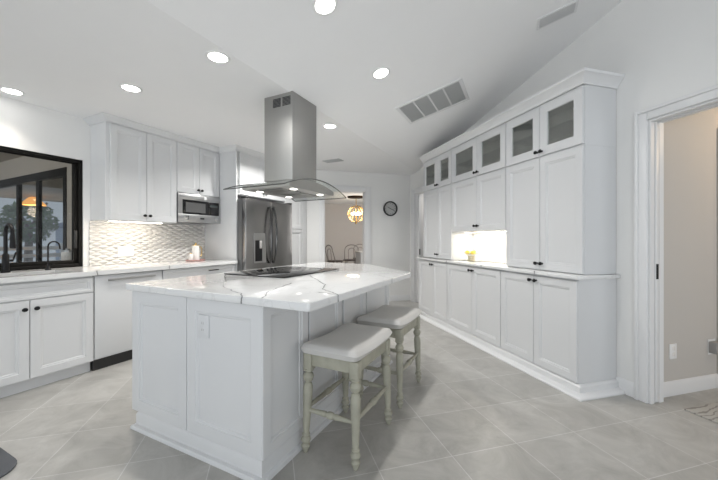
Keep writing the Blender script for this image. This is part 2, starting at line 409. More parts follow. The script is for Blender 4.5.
# ------------------------------------------------------------------ window over the sink
wf = bmesh.new(); fw = .036
for a in ((WU0, .01, WZ0, WU1, .11, WZ0+.035), (WU0, .01, WZ1-fw, WU1, .11, WZ1), (WU1-.034, .01, WZ0, WU1, .11, WZ1), (WU0, .01, WZ0, WU0+fw, .11, WZ1)): box(wf, *a, bev=.004)
window = struct('window_1', wf, 'bronze', loc=P(0, WV), rz=ROT_U)
sa = bmesh.new()
for a in ((-.10, .03, WZ0+.035, -.06, .06, WZ1-fw), (WU1-.074, .03, WZ0+.035, WU1-.034, .06, WZ1-fw), (-.10, .03, WZ0+.035, WU1-.034, .06, WZ0+.07), (-.10, .03, WZ1-fw-.012, WU1-.034, .06, WZ1-fw)): box(sa, *a, bev=.003)
sash = struct('window_sash', sa, 'bronze', window)
struct('window_pane', B(-.065, .042, WZ0+.065, WU1-.07, .048, WZ1-fw-.008), 'glass', window)
struct('window_latch', B(WU1-.068, .012, 1.10, WU1-.045, .032, 1.28, .004), 'blackplastic', window)

# outside: lanai with sliding doors at right angles to the kitchen wall
struct('patio_slab', B(-4, .14, -.06, 2.1, 7, -.01), 'concrete', loc=P(0, WV), rz=ROT_U, smooth=False)
struct('lanai_ceiling', B(-4, .14, 2.42, 2.4, 6.0, 2.50), 'soffit', loc=P(0, WV), rz=ROT_U, smooth=False)
lw = bmesh.new()
box(lw, 2.08, .14, 0, 2.22, 1.25, 2.42); box(lw, 2.08, 1.25, 2.13, 2.22, 5.2, 2.42); box(lw, 2.08, 5.2, 0, 2.22, 6.0, 2.42)
struct('wall_lanai', lw, 'lanai_wall', loc=P(0, WV), rz=ROT_U, smooth=False)
sl = bmesh.new()
box(sl, 2.07, 1.25, 2.02, 2.13, 5.2, 2.13); box(sl, 2.07, 1.25, -.01, 2.13, 5.2, .09)
POSTS = (1.25, 2.04, 2.70, 3.75, 5.12)
for y in POSTS: box(sl, 2.07, y, .09, 2.11, y+.08, 2.02)
slid = struct('door_3', sl, 'bronze', loc=P(0, WV), rz=ROT_U, smooth=False)
for y0, y1 in zip(POSTS, POSTS[1:]): struct('door_pane', B(2.087, y0+.08, .09, 2.093, y1, 2.02), 'glass', slid)
struct('lanai_soffit', B(2.24, .2, 2.07, 4.4, 5.8, 2.15), 'soffit', loc=P(0, WV), rz=ROT_U, smooth=False)
struct('lawn', B(2.3, .2, -.08, 16, 16, -.02), 'grass', loc=P(0, WV), rz=ROT_U, smooth=False)
t = thing('lanai_fill_light', 'added unseen ceiling light that brightens the lanai outside the sink window', 'light', P(-1.2, WV-2.2, 2.42))  # unseen fixture, added because the lanai came out too dark
obj('base', lathe(bmesh.new(), [(.16, 0), (.16, -.03), (.15, -.035)], seg=26), 'bronze', t)
obj('diffuser', lathe(bmesh.new(), [(.14, -.0355), (.13, -.07), (.02, -.085)], seg=26), emit('lanai_fill_diffuser', (1, .93, .82), 4), t)
pl = bpy.data.lights.new('lanai_fill_lamp', 'POINT'); pl.energy = 60; pl.color = (1, .93, .82); pl.shadow_soft_size = .1
po = bpy.data.objects.new('lanai_fill_lamp', pl); COL.objects.link(po); po.location = (0, 0, -.25); po.parent = t
# tree, neighbour house, rail fence, amber lamp
t = thing('garden_tree', 'leafy green tree outside, seen through the glass sliding doors', 'tree', P(4.5, -14.0, -.02))
bm = bmesh.new(); rod(bm, (0, 0, 0), (0.05, 0, 1.6), .12, .08); rod(bm, (.05, 0, 1.5), (.4, .2, 2.4), .06, .03); rod(bm, (.05, 0, 1.5), (-.4, .1, 2.3), .06, .03); obj('trunk', bm, 'bark', t)
bm = bmesh.new()
for k in range(700):
    a = random.uniform(0, 2*PI); ph = random.uniform(-1, 1); r = random.uniform(.3, 1)**.5*.72
    c = Vector((r*math.cos(a)*math.sqrt(1-ph*ph), r*math.sin(a)*math.sqrt(1-ph*ph), 1.75 + .95*r*ph))
    d1 = Vector((random.gauss(0, 1), random.gauss(0, 1), random.gauss(0, 1))).normalized()*.11; d2 = d1.cross(Vector((random.gauss(0, 1), random.gauss(0, 1), random.gauss(0, 1)))).normalized()*.05
    bm.faces.new([bm.verts.new(c + q) for q in (d1, d2, -d1, -d2)])
obj('foliage', bm, 'leaf', t, smooth=False)
t = thing('neighbour_house', 'low house with slate blue roof beyond the garden rail', 'house', P(11.9, -21.0, -.02), ROT_U)
obj('wall', B(-3, -3, 0, 4, 3, 1.9), 'bluewall', t, smooth=False)
bm = bmesh.new()
pr = [(-3.5, -3.4, 1.85), (4.5, -3.4, 1.85), (4.5, 3.4, 1.85), (-3.5, 3.4, 1.85), (-1.5, 0, 2.95), (2.5, 0, 2.95)]
vs = [bm.verts.new(p) for p in pr]
for f in ((0, 1, 5, 4), (1, 2, 5), (2, 3, 4, 5), (3, 0, 4), (3, 2, 1, 0)): bm.faces.new([vs[i] for i in f])
obj('roof', bm, 'blueroof', t, smooth=False)
t = thing('rail_fence', 'white horizontal rail fence low behind the sliding doors', 'fence', P(2.35, -10.0, -.02), -A2)
bm = bmesh.new()
for z in (.45, .62, .79, .96): box(bm, -.02, 0, z, .02, 7.5, z+.085)
obj('rail', bm, 'rail', t, smooth=False)
for y in (.0, 1.5, 3.0, 4.5, 6.0, 7.4): obj('post', B(-.05, y-.05, 0, .05, y+.05, 1.12), 'rail', t, smooth=False)
t = thing('amber_lantern', 'amber glowing lantern hanging behind the sliding doors', 'lamp', P(2.98, -9.0, .30), 0)
bm = bmesh.new(); lathe(bm, [(.20, 1.59), (.185, 1.62), (.08, 1.74), (.03, 1.76)], seg=20); obj('lamp_shade', bm, 'patio_lamp', t)
obj('cord', rod(bmesh.new(), (0, 0, 1.75), (0, 0, 1.77), .008), 'black', t)

pl = bpy.data.lights.new('lantern_lamp', 'POINT'); pl.energy = 9; pl.color = (1, .78, .55); pl.shadow_soft_size = .1
po = bpy.data.objects.new('lantern_lamp', pl); COL.objects.link(po); po.location = (0, 0, 1.45); po.parent = t
# ------------------------------------------------------------------ cabinet pieces
def door_bm(w, h, t=.02, fw=.058, hole=False):
    bm = bmesh.new(); rings = []
    spec = [(0, t), (0, .002), (.002, 0), (fw, 0), (fw+.003, .005), (fw+.013, .007), (fw+.018, .014)]
    if hole: spec = spec[:5] + [(fw+.006, t)]
    for ins, y in spec: rings.append([bm.verts.new((x, y, z)) for x, z in ((ins, ins), (w-ins, ins), (w-ins, h-ins), (ins, h-ins))])
    pairs = list(zip(rings, rings[1:])) + ([(rings[-1], rings[0])] if hole else [])
    for a, b in pairs:
        for i in range(4): bm.faces.new((a[i], a[(i+1) % 4], b[(i+1) % 4], b[i]))
    if not hole:
        bm.faces.new(rings[-1]); bm.faces.new(rings[0][::-1])
    bmesh.ops.recalc_face_normals(bm, faces=bm.faces[:])
    return bm
def knob(parent, x, z):
    bm = bmesh.new(); m = Matrix.Translation((x, 0, z)) @ Matrix.Rotation(PI/2, 4, 'X')
    lathe(bm, [(.009, 0), (.006, .004), (.006, .012), (.013, .017), (.016, .022), (.015, .027), (.008, .030), (.001, .031)], seg=14, M4=m)
    for v in bm.verts: v.co.x = x + (v.co.x - x)*1.15
    return obj('knob', bm, 'black', parent)
def bar_handle(parent, x, z, L, m='black', r=.006):
    bm = bmesh.new(); box(bm, x-L/2, -.034, z-r, x+L/2, -.022, z+r, .003)
    for s in (-1, 1): box(bm, x+s*(L/2-.02)-.006, -.026, z-.005, x+s*(L/2-.02)+.006, .001, z+.005)
    return obj('handle', bm, m, parent)
def put_door(t, x0, x1, z0, z1, kx=None, kz=None, y=0, fw=.058, name='door', glass_=False, gap=.0025):
    w, h = x1-x0-2*gap, z1-z0-2*gap
    d = obj(name, door_bm(w, h, fw=fw, hole=glass_), 'white', t, loc=(x0+gap, y, z0+gap))
    if glass_: obj('glass_pane', B(fw+.001, .008, fw+.001, w-fw-.001, .012, h-fw-.001), 'cabglass', d, smooth=False)
    if kx is not None: knob(d, kx-x0-gap, kz-z0-gap)
    return d
def carcass(t, w, d, z0, z1, y=.0205, m='white', name='carcass'):
    return obj(name, B(.0008, y, z0, w-.0008, d, z1, .001, seg=1), m, t)
def open_carcass(t, w, d, z0, z1, y=.0205, shelf=True):
    bm = bmesh.new(); th = .018
    box(bm, .0008, y, z0, th, d, z1); box(bm, w-th, y, z0, w-.0008, d, z1); box(bm, th, y, z0, w-th, d, z0+th); box(bm, th, y, z1-th, w-th, d, z1); box(bm, th, d-.01, z0+th, w-th, d, z1-th)
    box(bm, w/2-.025, y, z0+th, w/2+.025, y+.018, z1-th)
    o = obj('carcass', bm, 'white', t, smooth=False)
    if shelf: obj('shelf', B(th, y+.03, (z0+z1)/2-.006, w-th, d-.011, (z0+z1)/2+.006), 'glass', t, smooth=False)
    return o

# ------------------------------------------------------------------ right wall of cabinets
XB, XU = 2.25, 2.31
bases = [(4.645, 3.80, 4.205, 'white two-door base cabinet at the far end of the right wall run'),
         (3.80, 2.78, 3.26, 'widest white two-door base cabinet, below the lit niche'),
         (2.78, 1.93, 2.352, 'white two-door base cabinet at the near end of the right wall run')]
for ya, yb, ys, lab in bases:
    t = thing('base_cabinet', lab, 'cabinet', (XB, ya, 0), ROT_R, 'base cabinets on the right wall')
    w = ya-yb; s = ya-ys; d = XR-.003-XB
    carcass(t, w, d, .0, .884)
    put_door(t, .004, s, .092, .872, s-.03, .83); put_door(t, s, w-.002, .092, .872, s+.03, .83)
bm = bmesh.new()
prof = [(0, .0), (.072, .0), (.072, .010), (.062, .022), (.036, .030), (.024, .034), (.024, .074), (.016, .083), (.006, .089), (0, .089)]
sweep(bm, [(XB+.0195, 4.64), (XB+.0195, 1.929), (XR-.017, 1.929)][::1], prof)
tag(obj('plinth_molding', bm, 'trim'), 'white stepped molding along the floor under the right wall base cabinets', 'molding')
veR = [((.2, -.02), (.26, .1)), ((1.62, -.03), (1.7, .3)), ((2.35, -.03), (2.42, .06)), ((.9, -.03), (.8, .3))]
qR = quartz('quartz_right', veR, .005)
bm = bmesh.new(); box(bm, 0, -.03, .885, 4.66-1.90, XR-.002-XB, .914, .004)
tag(obj('countertop', bm, qR, loc=(XB, 4.66, 0), rz=ROT_R), 'narrow white quartz countertop along the right wall cabinets', 'countertop')
uppers = [(4.60, 3.785, 4.165, .916, 'tall white two-door wall cabinet at the far end of the right run'),
          (3.785, 2.775, 3.25, 1.285, 'short white two-door wall cabinet right above the lit niche'),
          (2.775, 1.933, 2.346, .916, 'tall white two-door wall cabinet at the near end, right of the lit niche')]
dU = XR-.003-XU
for ya, yb, ys, z0, lab in uppers:
    t = thing('wall_cabinet', lab, 'cabinet', (XU, ya, 0), ROT_R, 'wall cabinets on the right wall')
    w = ya-yb; s = ya-ys
    carcass(t, w, dU, z0, 1.915)
    kz = z0 + .06
    put_door(t, .004, s, z0+.002, 1.912, s-.028, kz); put_door(t, s, w-.002, z0+.002, 1.912, s+.028, kz)
labs = ['white glass-door top cabinet at the far end of the right run', 'white glass-door top cabinet over the lit niche', 'white glass-door top cabinet at the near end, largest in view']
for (ya, yb, ys, z0, _), lab in zip(uppers, labs):
    t = thing('glass_cabinet', lab, 'cabinet', (XU, ya, 0), ROT_R, 'glass-door cabinets on the right wall')
    w = ya-yb; s = ya-ys
    open_carcass(t, w, dU, 1.9155, 2.392, shelf=True)
    put_door(t, .004, s, 1.922, 2.37, s-.026, 1.962, glass_=True, fw=.075); put_door(t, s, w-.002, 1.922, 2.37, s+.026, 1.962, glass_=True, fw=.075)
CR = [(0, 2.374), (.012, 2.376), (.014, 2.392), (.03, 2.41), (.052, 2.436), (.062, 2.442), (.064, 2.462), (0, 2.462)]
bm = sweep(bmesh.new(), [(XU+.0, 4.605), (XU+.0, 1.932), (XR-.002, 1.932)], CR)
tag(obj('crown_molding', bm, 'trim'), 'white crown molding on top of the right wall glass cabinets', 'molding')
# filler top behind the crown
# niche
tag(obj('backsplash', B(0, 0, .916, 1.006, .012, 1.284), 'porcelain', loc=(XR-.016, 3.783, 0), rz=ROT_R), 'white tile backsplash at the back of the lit niche', 'backsplash')
t = thing('undercabinet_light', 'bright light bar under the short wall cabinet in the niche', 'light', (2.50, 3.74, 1.272), ROT_R)
obj('housing', B(0, -.02, .003, .92, .02, .012), 'plate', t); obj('diffuser', B(.01, -.015, 0, .91, .015, .004), 'strip', t)
area_light('niche_lamp', (.46, 0, -.004), (0, 0, -1), .9, .03, 3.0, (1, .94, .83), t)
t = thing('outlet_plate', 'white outlet plate inside the niche at its right end', 'outlet', (XR-.0165, 3.06, .955), ROT_R)
obj('plate', B(-.035, -.006, -.055, .035, 0, .055, .002), 'plate', t)
obj('socket', B(-.017, -.008, -.03, .017, -.005, .03, .001), 'greyplastic', t)
t = thing('compote_bowl', 'small patterned footed bowl on the niche counter, lemons in it', 'bowl', (2.46, 3.57, .9145))
bm = bmesh.new(); lathe(bm, [(.045, 0), (.05, .006), (.04, .02), (.042, .055), (.05, .07), (.02, .072)], seg=24)
mm = mat('patterned_ceramic', (.45, .40, .28), .35, var=.9, scale=70); obj('foot', bm, mm, t)
bm = bmesh.new(); lathe(bm, [(.02, .070), (.05, .073), (.085, .09), (.105, .115), (.100, .115), (.08, .095), (.045, .08), (.01, .078)], seg=28); obj('bowl', bm, 'glass', t)
for k, (dx, dy, dz, lab) in enumerate(((-.03, .038, .108, 'lemon in the niche bowl, farthest from the camera'), (-.012, -.042, .108, 'lemon in the niche bowl, nearest the camera'), (.045, .005, .112, 'lemon in the niche bowl, against the wall side'))):
    bm = bmesh.new(); ball(bm, (0, 0, 0), .026, 2, (1.25, 1, 1)); ball(bm, (.032, 0, 0), .006, 1)
    o = obj('lemon', bm, 'lemon', loc=(2.46+dx, 3.57+dy, .9145+dz), rz=k*1.9); tag(o, lab, 'lemon', 'lemons in the niche bowl')
t = thing('mug', 'white round mug beside the lemon bowl in the niche', 'mug', (2.45, 3.41, .9145))
bm = bmesh.new(); lathe(bm, [(.03, 0), (.042, .01), (.048, .04), (.044, .08), (.040, .08), (.043, .04), (.03, .008)], seg=24); obj('cup', bm, 'porcelain', t)
obj('handle', tube(bmesh.new(), [(0, -.045 - .026*math.sin(a), .042 + .024*math.cos(a)) for a in [i*PI/8 for i in range(9)]], .005), 'porcelain', t)

# ------------------------------------------------------------------ left wall run
FV = -3.42
def T(u, z=0, v=FV): return P(u, v, z)
dB = FV - WV - .003
t = thing('sink_cabinet', 'white two-door sink base cabinet under the window', 'cabinet', T(.69), ROT_U)
w = 1.535-.69
obj('carcass', B(0.001, .0205, .10, w-.001, dB, .66), 'white', t, smooth=False)
bm = bmesh.new(); box(bm, .001, .0205, .66, w-.001, .04, .867); box(bm, .001, .04, .66, .02, dB, .867); box(bm, w-.02, .04, .66, w-.001, dB, .867); obj('rail', bm, 'white', t, smooth=False)
obj('toe_kick', B(0, .065, 0, w, .085, .10), 'white', t)
obj('drawer_front', door_bm(w-.005, .128, fw=.022), 'white', t, loc=(.0025, 0, .722))
s = 1.113-.69
put_door(t, 0, s, .10, .716, s-.035, .648); put_door(t, s, w, .10, .716, s+.035, .648)
t = thing('dishwasher', 'white panel-front dishwasher with steel bar handle beside the sink cabinet', 'dishwasher', T(1.54), ROT_U)
w = .615
obj('body', B(.002, .022, .1, w-.002, dB-.05, .863), 'white', t)
d = obj('door', B(.003, 0, .115, w-.003, .0215, .858, .003), 'white', t)
bar_handle(d, .31, .815, .43, 'steel', .009)
obj('toe_kick', B(.004, .035, .0, w-.004, .055, .112), 'blackplastic', t)
t = thing('drawer_cabinet', 'white base cabinet with wide top drawer between dishwasher and fridge', 'cabinet', T(2.16), ROT_U)
w = .99
carcass(t, w, dB, .10, .867); obj('toe_kick', B(0, .065, 0, w, .085, .10), 'white', t)
d = obj('drawer_front', door_bm(w-.006, .145, fw=.03), 'white', t, loc=(.003, 0, .712)); bar_handle(d, .62, .098, .14)
put_door(t, 0, w/2, .10, .708, w/2-.035, .65); put_door(t, w/2, w, .10, .708, w/2+.035, .65)
# countertop with sink cut-out
C0, C1 = .68, 3.153; SU0, SU1, SY0, SY1 = .80, 1.42, .06, .42
qL = quartz('quartz_left', [((.86, -.06), (.9, .03)), ((.9, .03), (1.2, .3)), ((1.5, -.06), (1.55, .0)), ((1.75, .2), (1.9, .6)), ((.2, .5), (.6, .62))], .005)
bm = bmesh.new(); y0, y1 = -.032, FV-WV-.002
for a in ((0, y0, SU0-C0, y1), (SU1-C0, y0, C1-C0, y1), (SU0-C0, y0, SU1-C0, SY0), (SU0-C0, SY1, SU1-C0, y1)): box(bm, a[0], a[1], .868, a[2], a[3], .908)
ctl = obj('countertop', bm, qL, loc=T(C0), rz=ROT_U, smooth=False); tag(ctl, 'white quartz countertop along the left wall under the window', 'countertop')
t = thing('sink', 'steel undermount sink set in the counter under the window', 'sink', T(SU0, .68), ROT_U)
bm = bmesh.new(); w = SU1-SU0
for a in ((.0, SY0, 0, w, SY1, .008), (0, SY0, 0, .008, SY1, .186), (w-.008, SY0, 0, w, SY1, .186), (0, SY0, 0, w, SY0+.008, .186), (0, SY1-.008, 0, w, SY1, .186)): box(bm, *a)
obj('basin', bm, 'steel', t, smooth=False)
bm = bmesh.new(); lathe(bm, [(.04, .008), (.04, .011), (.015, .0105)], (w/2, (SY0+SY1)/2, 0), 16); obj('drain', bm, 'chrome', t)
# faucets
t = thing('kitchen_faucet', 'large black gooseneck faucet in front of the window', 'faucet', P(1.117, -3.90, .908), ROT_U)
bm = bmesh.new(); lathe(bm, [(.030, 0), (.030, .012), (.024, .02), (.022, .15), (.016, .16)], seg=18); obj('base', bm, 'black', t)
pts = [(0, 0, .15), (0, 0, .30)] + [(0, -.07 + .07*math.cos(a), .33 + .075*math.sin(a)) for a in [i*PI/10 for i in range(0, 10)]] + [(-.0, -.142, .31)]
obj('spout', tube(bmesh.new(), pts, .0135, 12), 'black', t)
bm = bmesh.new(); turned(bm, (0, -.141, .315), (0, -.150, .205), [(.015, 0), (.016, .3), (.020, .8), (.018, 1)]); obj('spray_head', bm, 'black', t)
bm = bmesh.new(); rod(bm, (.02, 0, .10), (.045, 0, .10), .010); rod(bm, (.045, 0, .10), (.06, -.01, .17), .006); obj('handle', bm, 'black', t)
t = thing('filter_tap', 'slim small black gooseneck tap right of the main faucet', 'faucet', P(1.385, -3.88, .908), ROT_U)
bm = bmesh.new(); lathe(bm, [(.022, 0), (.022, .008), (.013, .02), (.012, .05), (.006, .055)], seg=16); obj('base', bm, 'black', t)
pts = [(0, 0, .05), (0, 0, .20)] + [(.042 - .042*math.cos(a), 0, .215 + .045*math.sin(a)) for a in [i*PI/10 for i in range(0, 11)]] + [(.086, 0, .19)]
obj('spout', tube(bmesh.new(), pts, .0065, 10), 'black', t)
obj('handle', rod(bmesh.new(), (.01, 0, .035), (.045, 0, .055), .004), 'black', t)
# outside ledge items seen through window bottom right
t = thing('outdoor_ledge', 'pale outdoor shelf ledge beyond the window beside the column', 'ledge', P(1.35, -4.2, .86), ROT_U)
obj('board', B(0, .0, 0, .72, .34, .04), 'concrete', t, smooth=False)
for x in (.04, .64): obj('bracket', B(x, .0, -.86, x+.04, .04, 0), 'bronze', t, smooth=False)
t = thing('storage_canister', 'round white canister standing outside the window on the ledge', 'canister', P(1.72, -4.36, .90))
bm = bmesh.new(); lathe(bm, [(.05, 0), (.055, .01), (.055, .15), (.05, .155)], seg=22); obj('body', bm, 'porcelain', t)
bm = bmesh.new(); lathe(bm, [(.056, .155), (.056, .17), (.02, .175), (.018, .19), (.001, .192)], seg=22); obj('lid', bm, 'steel', t)
t = thing('storage_tin', 'grey square tin outside the window right of the white canister', 'tin', P(1.90, -4.40, .90), ROT_U)
obj('body', B(-.055, -.05, 0, .055, .05, .16, .008), 'steel', t); obj('lid', B(-.057, -.052, .1605, .057, .052, .178, .005), 'greyplastic', t)
# backsplash
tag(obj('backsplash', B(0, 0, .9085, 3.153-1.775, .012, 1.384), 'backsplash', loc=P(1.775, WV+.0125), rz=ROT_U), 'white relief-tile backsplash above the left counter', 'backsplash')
for u, z, lab in ((2.12, 1.05, 'white double outlet plate on the left backsplash'),):
    t = thing('outlet_plate', lab, 'outlet', P(u, WV+.0130, z), ROT_U)
    obj('plate', B(-.085, -.007, -.058, .085, 0, .058, .003), 'plate', t)
    for s in (-1, 1): obj('socket', B(s*.042-.017, -.009, -.034, s*.042+.017, -.006, .034, .002), 'porcelain', t)
# wall cabinets, left
UV_ = -3.735
dW = UV_ - WV - .003
t = thing('wall_cabinet', 'tall white two-door wall cabinet left of the microwave', 'cabinet', P(1.785, UV_, 0), ROT_U)
w = 2.532-1.785
carcass(t, w, dW, 1.386, 2.436)
put_door(t, .035, 2.178-1.785, 1.388, 2.378, 2.178-1.785-.028, 1.45); put_door(t, 2.178-1.785, w, 1.388, 2.378, 2.178-1.785+.028, 1.45)
t = thing('wall_cabinet', 'short white two-door wall cabinet above the microwave', 'cabinet', P(2.533, UV_, 0), ROT_U)
w = 3.151-2.533; s = 2.84-2.533
carcass(t, w, dW, 1.762, 2.436)
put_door(t, 0, s, 1.766, 2.378, s-.026, 1.82); put_door(t, s, w, 1.766, 2.378, s+.026, 1.82)
t = thing('undercabinet_light', 'warm light bar under the tall left wall cabinet', 'light', P(1.83, -3.80, 1.374), ROT_U)
obj('housing', B(0, -.025, .003, .56, .025, .0115), 'plate', t); obj('diffuser', B(.01, -.02, 0, .55, .02, .004), 'strip', t)
area_light('cabinet_lamp', (.28, 0, -.004), (0, .35, -1), .54, .04, 2.1, (1, .90, .76), t)
# microwave
t = thing('microwave', 'built-in stainless microwave under the short left wall cabinet', 'microwave', P(2.535, -3.715, 1.40), ROT_U)
w = 3.149-2.535; h_ = .357
obj('body', B(.002, .0205, 0, w-.002, .32, h_, .002), 'fridge_side', t)
f = bmesh.new(); box(f, 0, 0, 0, w, .02, .105, .002); box(f, 0, 0, h_-.075, w, .02, h_, .002); box(f, 0, 0, .105, .055, .02, h_-.075); box(f, w-.02, 0, .105, w, .02, h_-.075)
obj('trim_frame', f, 'steel', t)
d = obj('door', B(.056, .003, .106, .425, .02, h_-.076, .002), 'dark_glass', t)
obj('viewing_window', B(.10, .0015, .13, .38, .004, h_-.105), mat('microwave_window', (.10, .10, .10), .25), d)
cp = obj('control_panel', B(.428, .003, .106, w-.022, .02, h_-.076, .002), 'dark_glass', t)
obj('display', B(.45, .002, .215, w-.045, .004, .245), mat('microwave_display', (.05, .06, .06), .2), cp)
obj('badge', B(.30, -.002, .045, .36, .001, .068), 'blackplastic', t)
for x0 in (.09, .52): obj('button', B(x0, -.003, .035, x0+.05, .001, .085, .001), 'chrome', t)
obj('sticker', B(.36, -.001, h_-.055, .395, .001, h_-.012), 'plate', t)
# tall enclosure, fridge and cabinet above
t = thing('tall_panel', 'tall white side panel left of the fridge, from floor to ceiling', 'panel', P(3.155, FV, 0), ROT_U)
obj('panel', B(0, 0, 0, .022, dB, 2.436, .002), 'white', t)
t = thing('fridge', 'stainless french-door fridge with water dispenser', 'fridge', P(3.178, -3.27, 0), ROT_U)
w = .98
obj('body', B(.004, .07, .02, w-.004, .72, 1.745, .004), 'fridge_side', t)
for x in (.06, w-.06):
    for y in (.12, .66): obj('foot', B(x-.02, y-.02, 0, x+.02, y+.02, .021), 'blackplastic', t)
def fdoor(name, x0, x1, z0, z1):
    return obj(name, B(x0, 0, z0, x1, .066, z1, .010, seg=3), 'fridge_steel', t)
m0 = .49
dl = fdoor('door', .003, m0-.002, .72, 1.74); dr = fdoor('door', m0+.002, w-.003, .72, 1.74)
fz = fdoor('freezer_drawer', .003, w-.003, .05, .714)
def fhandle(x, z0, z1, par, bow):
    pts = []
    for i in range(15):
        k = i/14; pts.append((x + bow*.022*math.sin(PI*k), -.012-.045*math.sin(PI*k)**.6, z0 + (z1-z0)*k))
    return obj('handle', tube(bmesh.new(), pts, .013, 10), 'handle_dark', par)
fhandle(m0-.035, .84, 1.66, dl, -1); fhandle(m0+.035, .84, 1.66, dr, 1)
pts = [(.1 + (w-.2)*i/14, -.012-.045*math.sin(PI*i/14)**.6, .64) for i in range(15)]
obj('handle', tube(bmesh.new(), pts, .012, 10), 'chrome', fz)
bm = bmesh.new()
for a in ((.145, -.006, .86, .165, .001, 1.275), (.355, -.006, .86, .375, .001, 1.275), (.165, -.006, 1.175, .355, .001, 1.275), (.30, -.006, .885, .355, .001, 1.175), (.165, -.006, .86, .355, .001, .885)): box(bm, *a)
dp = obj('dispenser', bm, 'chrome', dl)
obj('dispenser_recess', B(.166, -.004, .886, .300, .001, 1.174), 'dark_glass', dl)
obj('paddle', B(.245, -.014, 1.06, .290, -.003, 1.17, .003), 'greyplastic', dl)
for x in (.03, w-.03): obj('hinge_cover', B(x-.025, .0, 1.7405, x+.025, .10, 1.765, .006), 'blackplastic', t)
t = thing('wall_cabinet', 'deep white two-door wall cabinet above the fridge', 'cabinet', P(3.204, FV, 0), ROT_U)
w = 4.165-3.204; carcass(t, w, dB, 1.795, 2.436); s = w/2
put_door(t, .01, s, 1.80, 2.378, s-.03, 1.86); put_door(t, s, w, 1.80, 2.378, s+.03, 1.86)
t = thing('pantry_cabinet', 'tall narrow white pantry cabinet right of the fridge', 'cabinet', P(4.168, FV, 0), ROT_U)
w = 4.62-4.168; carcass(t, w, .5, .0, 2.436)
put_door(t, .004, w, .10, 1.355, fw=.05); put_door(t, .004, w, 1.36, 2.378, fw=.05)
t = thing('tall_panel', 'tall white filler panel between the pantry cabinet and the dining opening', 'panel', P(4.622, FV, 0), ROT_U)
obj('panel', B(0, 0, 0, .135, .02, 2.436, .002), 'white', t)
CL = [(0, 2.378), (.010, 2.380), (.014, 2.392), (.03, 2.402), (.052, 2.424), (.06, 2.428), (.061, 2.439), (0, 2.439)]
lp = [P(1.785, WV+.002), P(1.785, UV_), P(3.155, UV_), P(3.155, FV), P(4.75, FV)]
bm = sweep(bmesh.new(), [(p.x, p.y) for p in lp], CL)
tag(obj('crown_molding', bm, 'white'), 'white crown molding over the left wall cabinets against the ceiling', 'molding')
# tray with coffee things near the fridge
t = thing('serving_tray', 'round rose tray on the left counter near the fridge', 'tray', P(2.83, -3.80, .9085))
bm = bmesh.new(); lathe(bm, [(.10, 0), (.115, .005), (.12, .016), (.114, .016), (.108, .008), (.01, .007)], seg=30); obj('plate', bm, 'pink', t)
t = thing('pitcher', 'clear glass pitcher with gold handle on the rose tray', 'pitcher', P(2.85, -3.82, .9165), ROT_U)
bm = bmesh.new(); lathe(bm, [(.045, 0), (.048, .02), (.045, .12), (.04, .19), (.037, .19), (.042, .12), (.044, .02), (.04, .006)], seg=24); obj('body', bm, 'porcelain', t)
obj('handle', tube(bmesh.new(), [(.040, 0, .17), (.075, 0, .172), (.088, 0, .15), (.088, 0, .07), (.075, 0, .045), (.046, 0, .045)], .006), 'gold', t)
bm = bmesh.new(); lathe(bm, [(.041, .19), (.041, .2), (.012, .206), (.01, .225), (.001, .228)], seg=20); obj('lid', bm, 'gold', t)
t = thing('salt_cellar', 'small white jar on the rose tray left of the pitcher', 'jar', P(2.765, -3.80, .9165))
bm = bmesh.new(); lathe(bm, [(.026, 0), (.03, .02), (.028, .07), (.02, .085), (.001, .09)], seg=18); obj('body', bm, 'porcelain', t)
bm = bmesh.new(); lathe(bm, [(.012, .084), (.012, .098), (.001, .1)], seg=12); obj('stopper', bm, 'gold', t)

# ------------------------------------------------------------------ island
IU, IV = 2.0, -1.6
isl = thing('kitchen_island', 'large white panelled kitchen island in the middle of the room', 'island', P(IU, IV, 0), ROT_U)
def LL(u, v): return (u-IU, -(v-IV))
fv, fu, lv = -1.13, 1.205, -2.222
body = [LL(fu+.02, lv+.06), LL(3.2, lv+.06), LL(3.2, -1.43), LL(2.92, fv-.02), LL(fu+.02, fv-.02)]
obj('carcass', prism(bmesh.new(), body, .0, .866), 'white', isl, smooth=False)
def side_panel(name, u, v, w, z0, z1, rz, fw=.07):
    return obj(name, door_bm(w, z1-z0, fw=fw), 'white', isl, loc=(*LL(u, v), z0), rz=rz - ROT_U)
side_panel('end_panel', fu, lv, .525, .105, .862, ROT_V); 
ep = side_panel('end_panel', fu, lv+.53, .557, .105, .862, ROT_V)
prev = None
for a, b in ((fu+.004, 1.585), (1.60, 1.99), (2.02, 2.385), (2.40, 2.90)):
    side_panel('side_panel', a, fv, b-a, .105, .862, ROT_U, fw=.055)
obj('corner_panel', door_bm(.38, .757, fw=.05), 'white', isl, loc=(*LL(2.925, fv-.012), .105), rz=math.atan2(.30, .28))
ip = [LL(3.2, -1.43), LL(2.925, fv-.015), LL(fu+.012, fv-.015), LL(fu+.012, lv+.06), LL(3.2, lv+.06)]
PL = [(0, 0), (.036, 0), (.036, .012), (.03, .022), (.014, .027), (.014, .085), (.008, .098), (0, .104)]
bm = sweep(bmesh.new(), ip[::-1], PL)
obj('plinth', bm, 'white', isl)
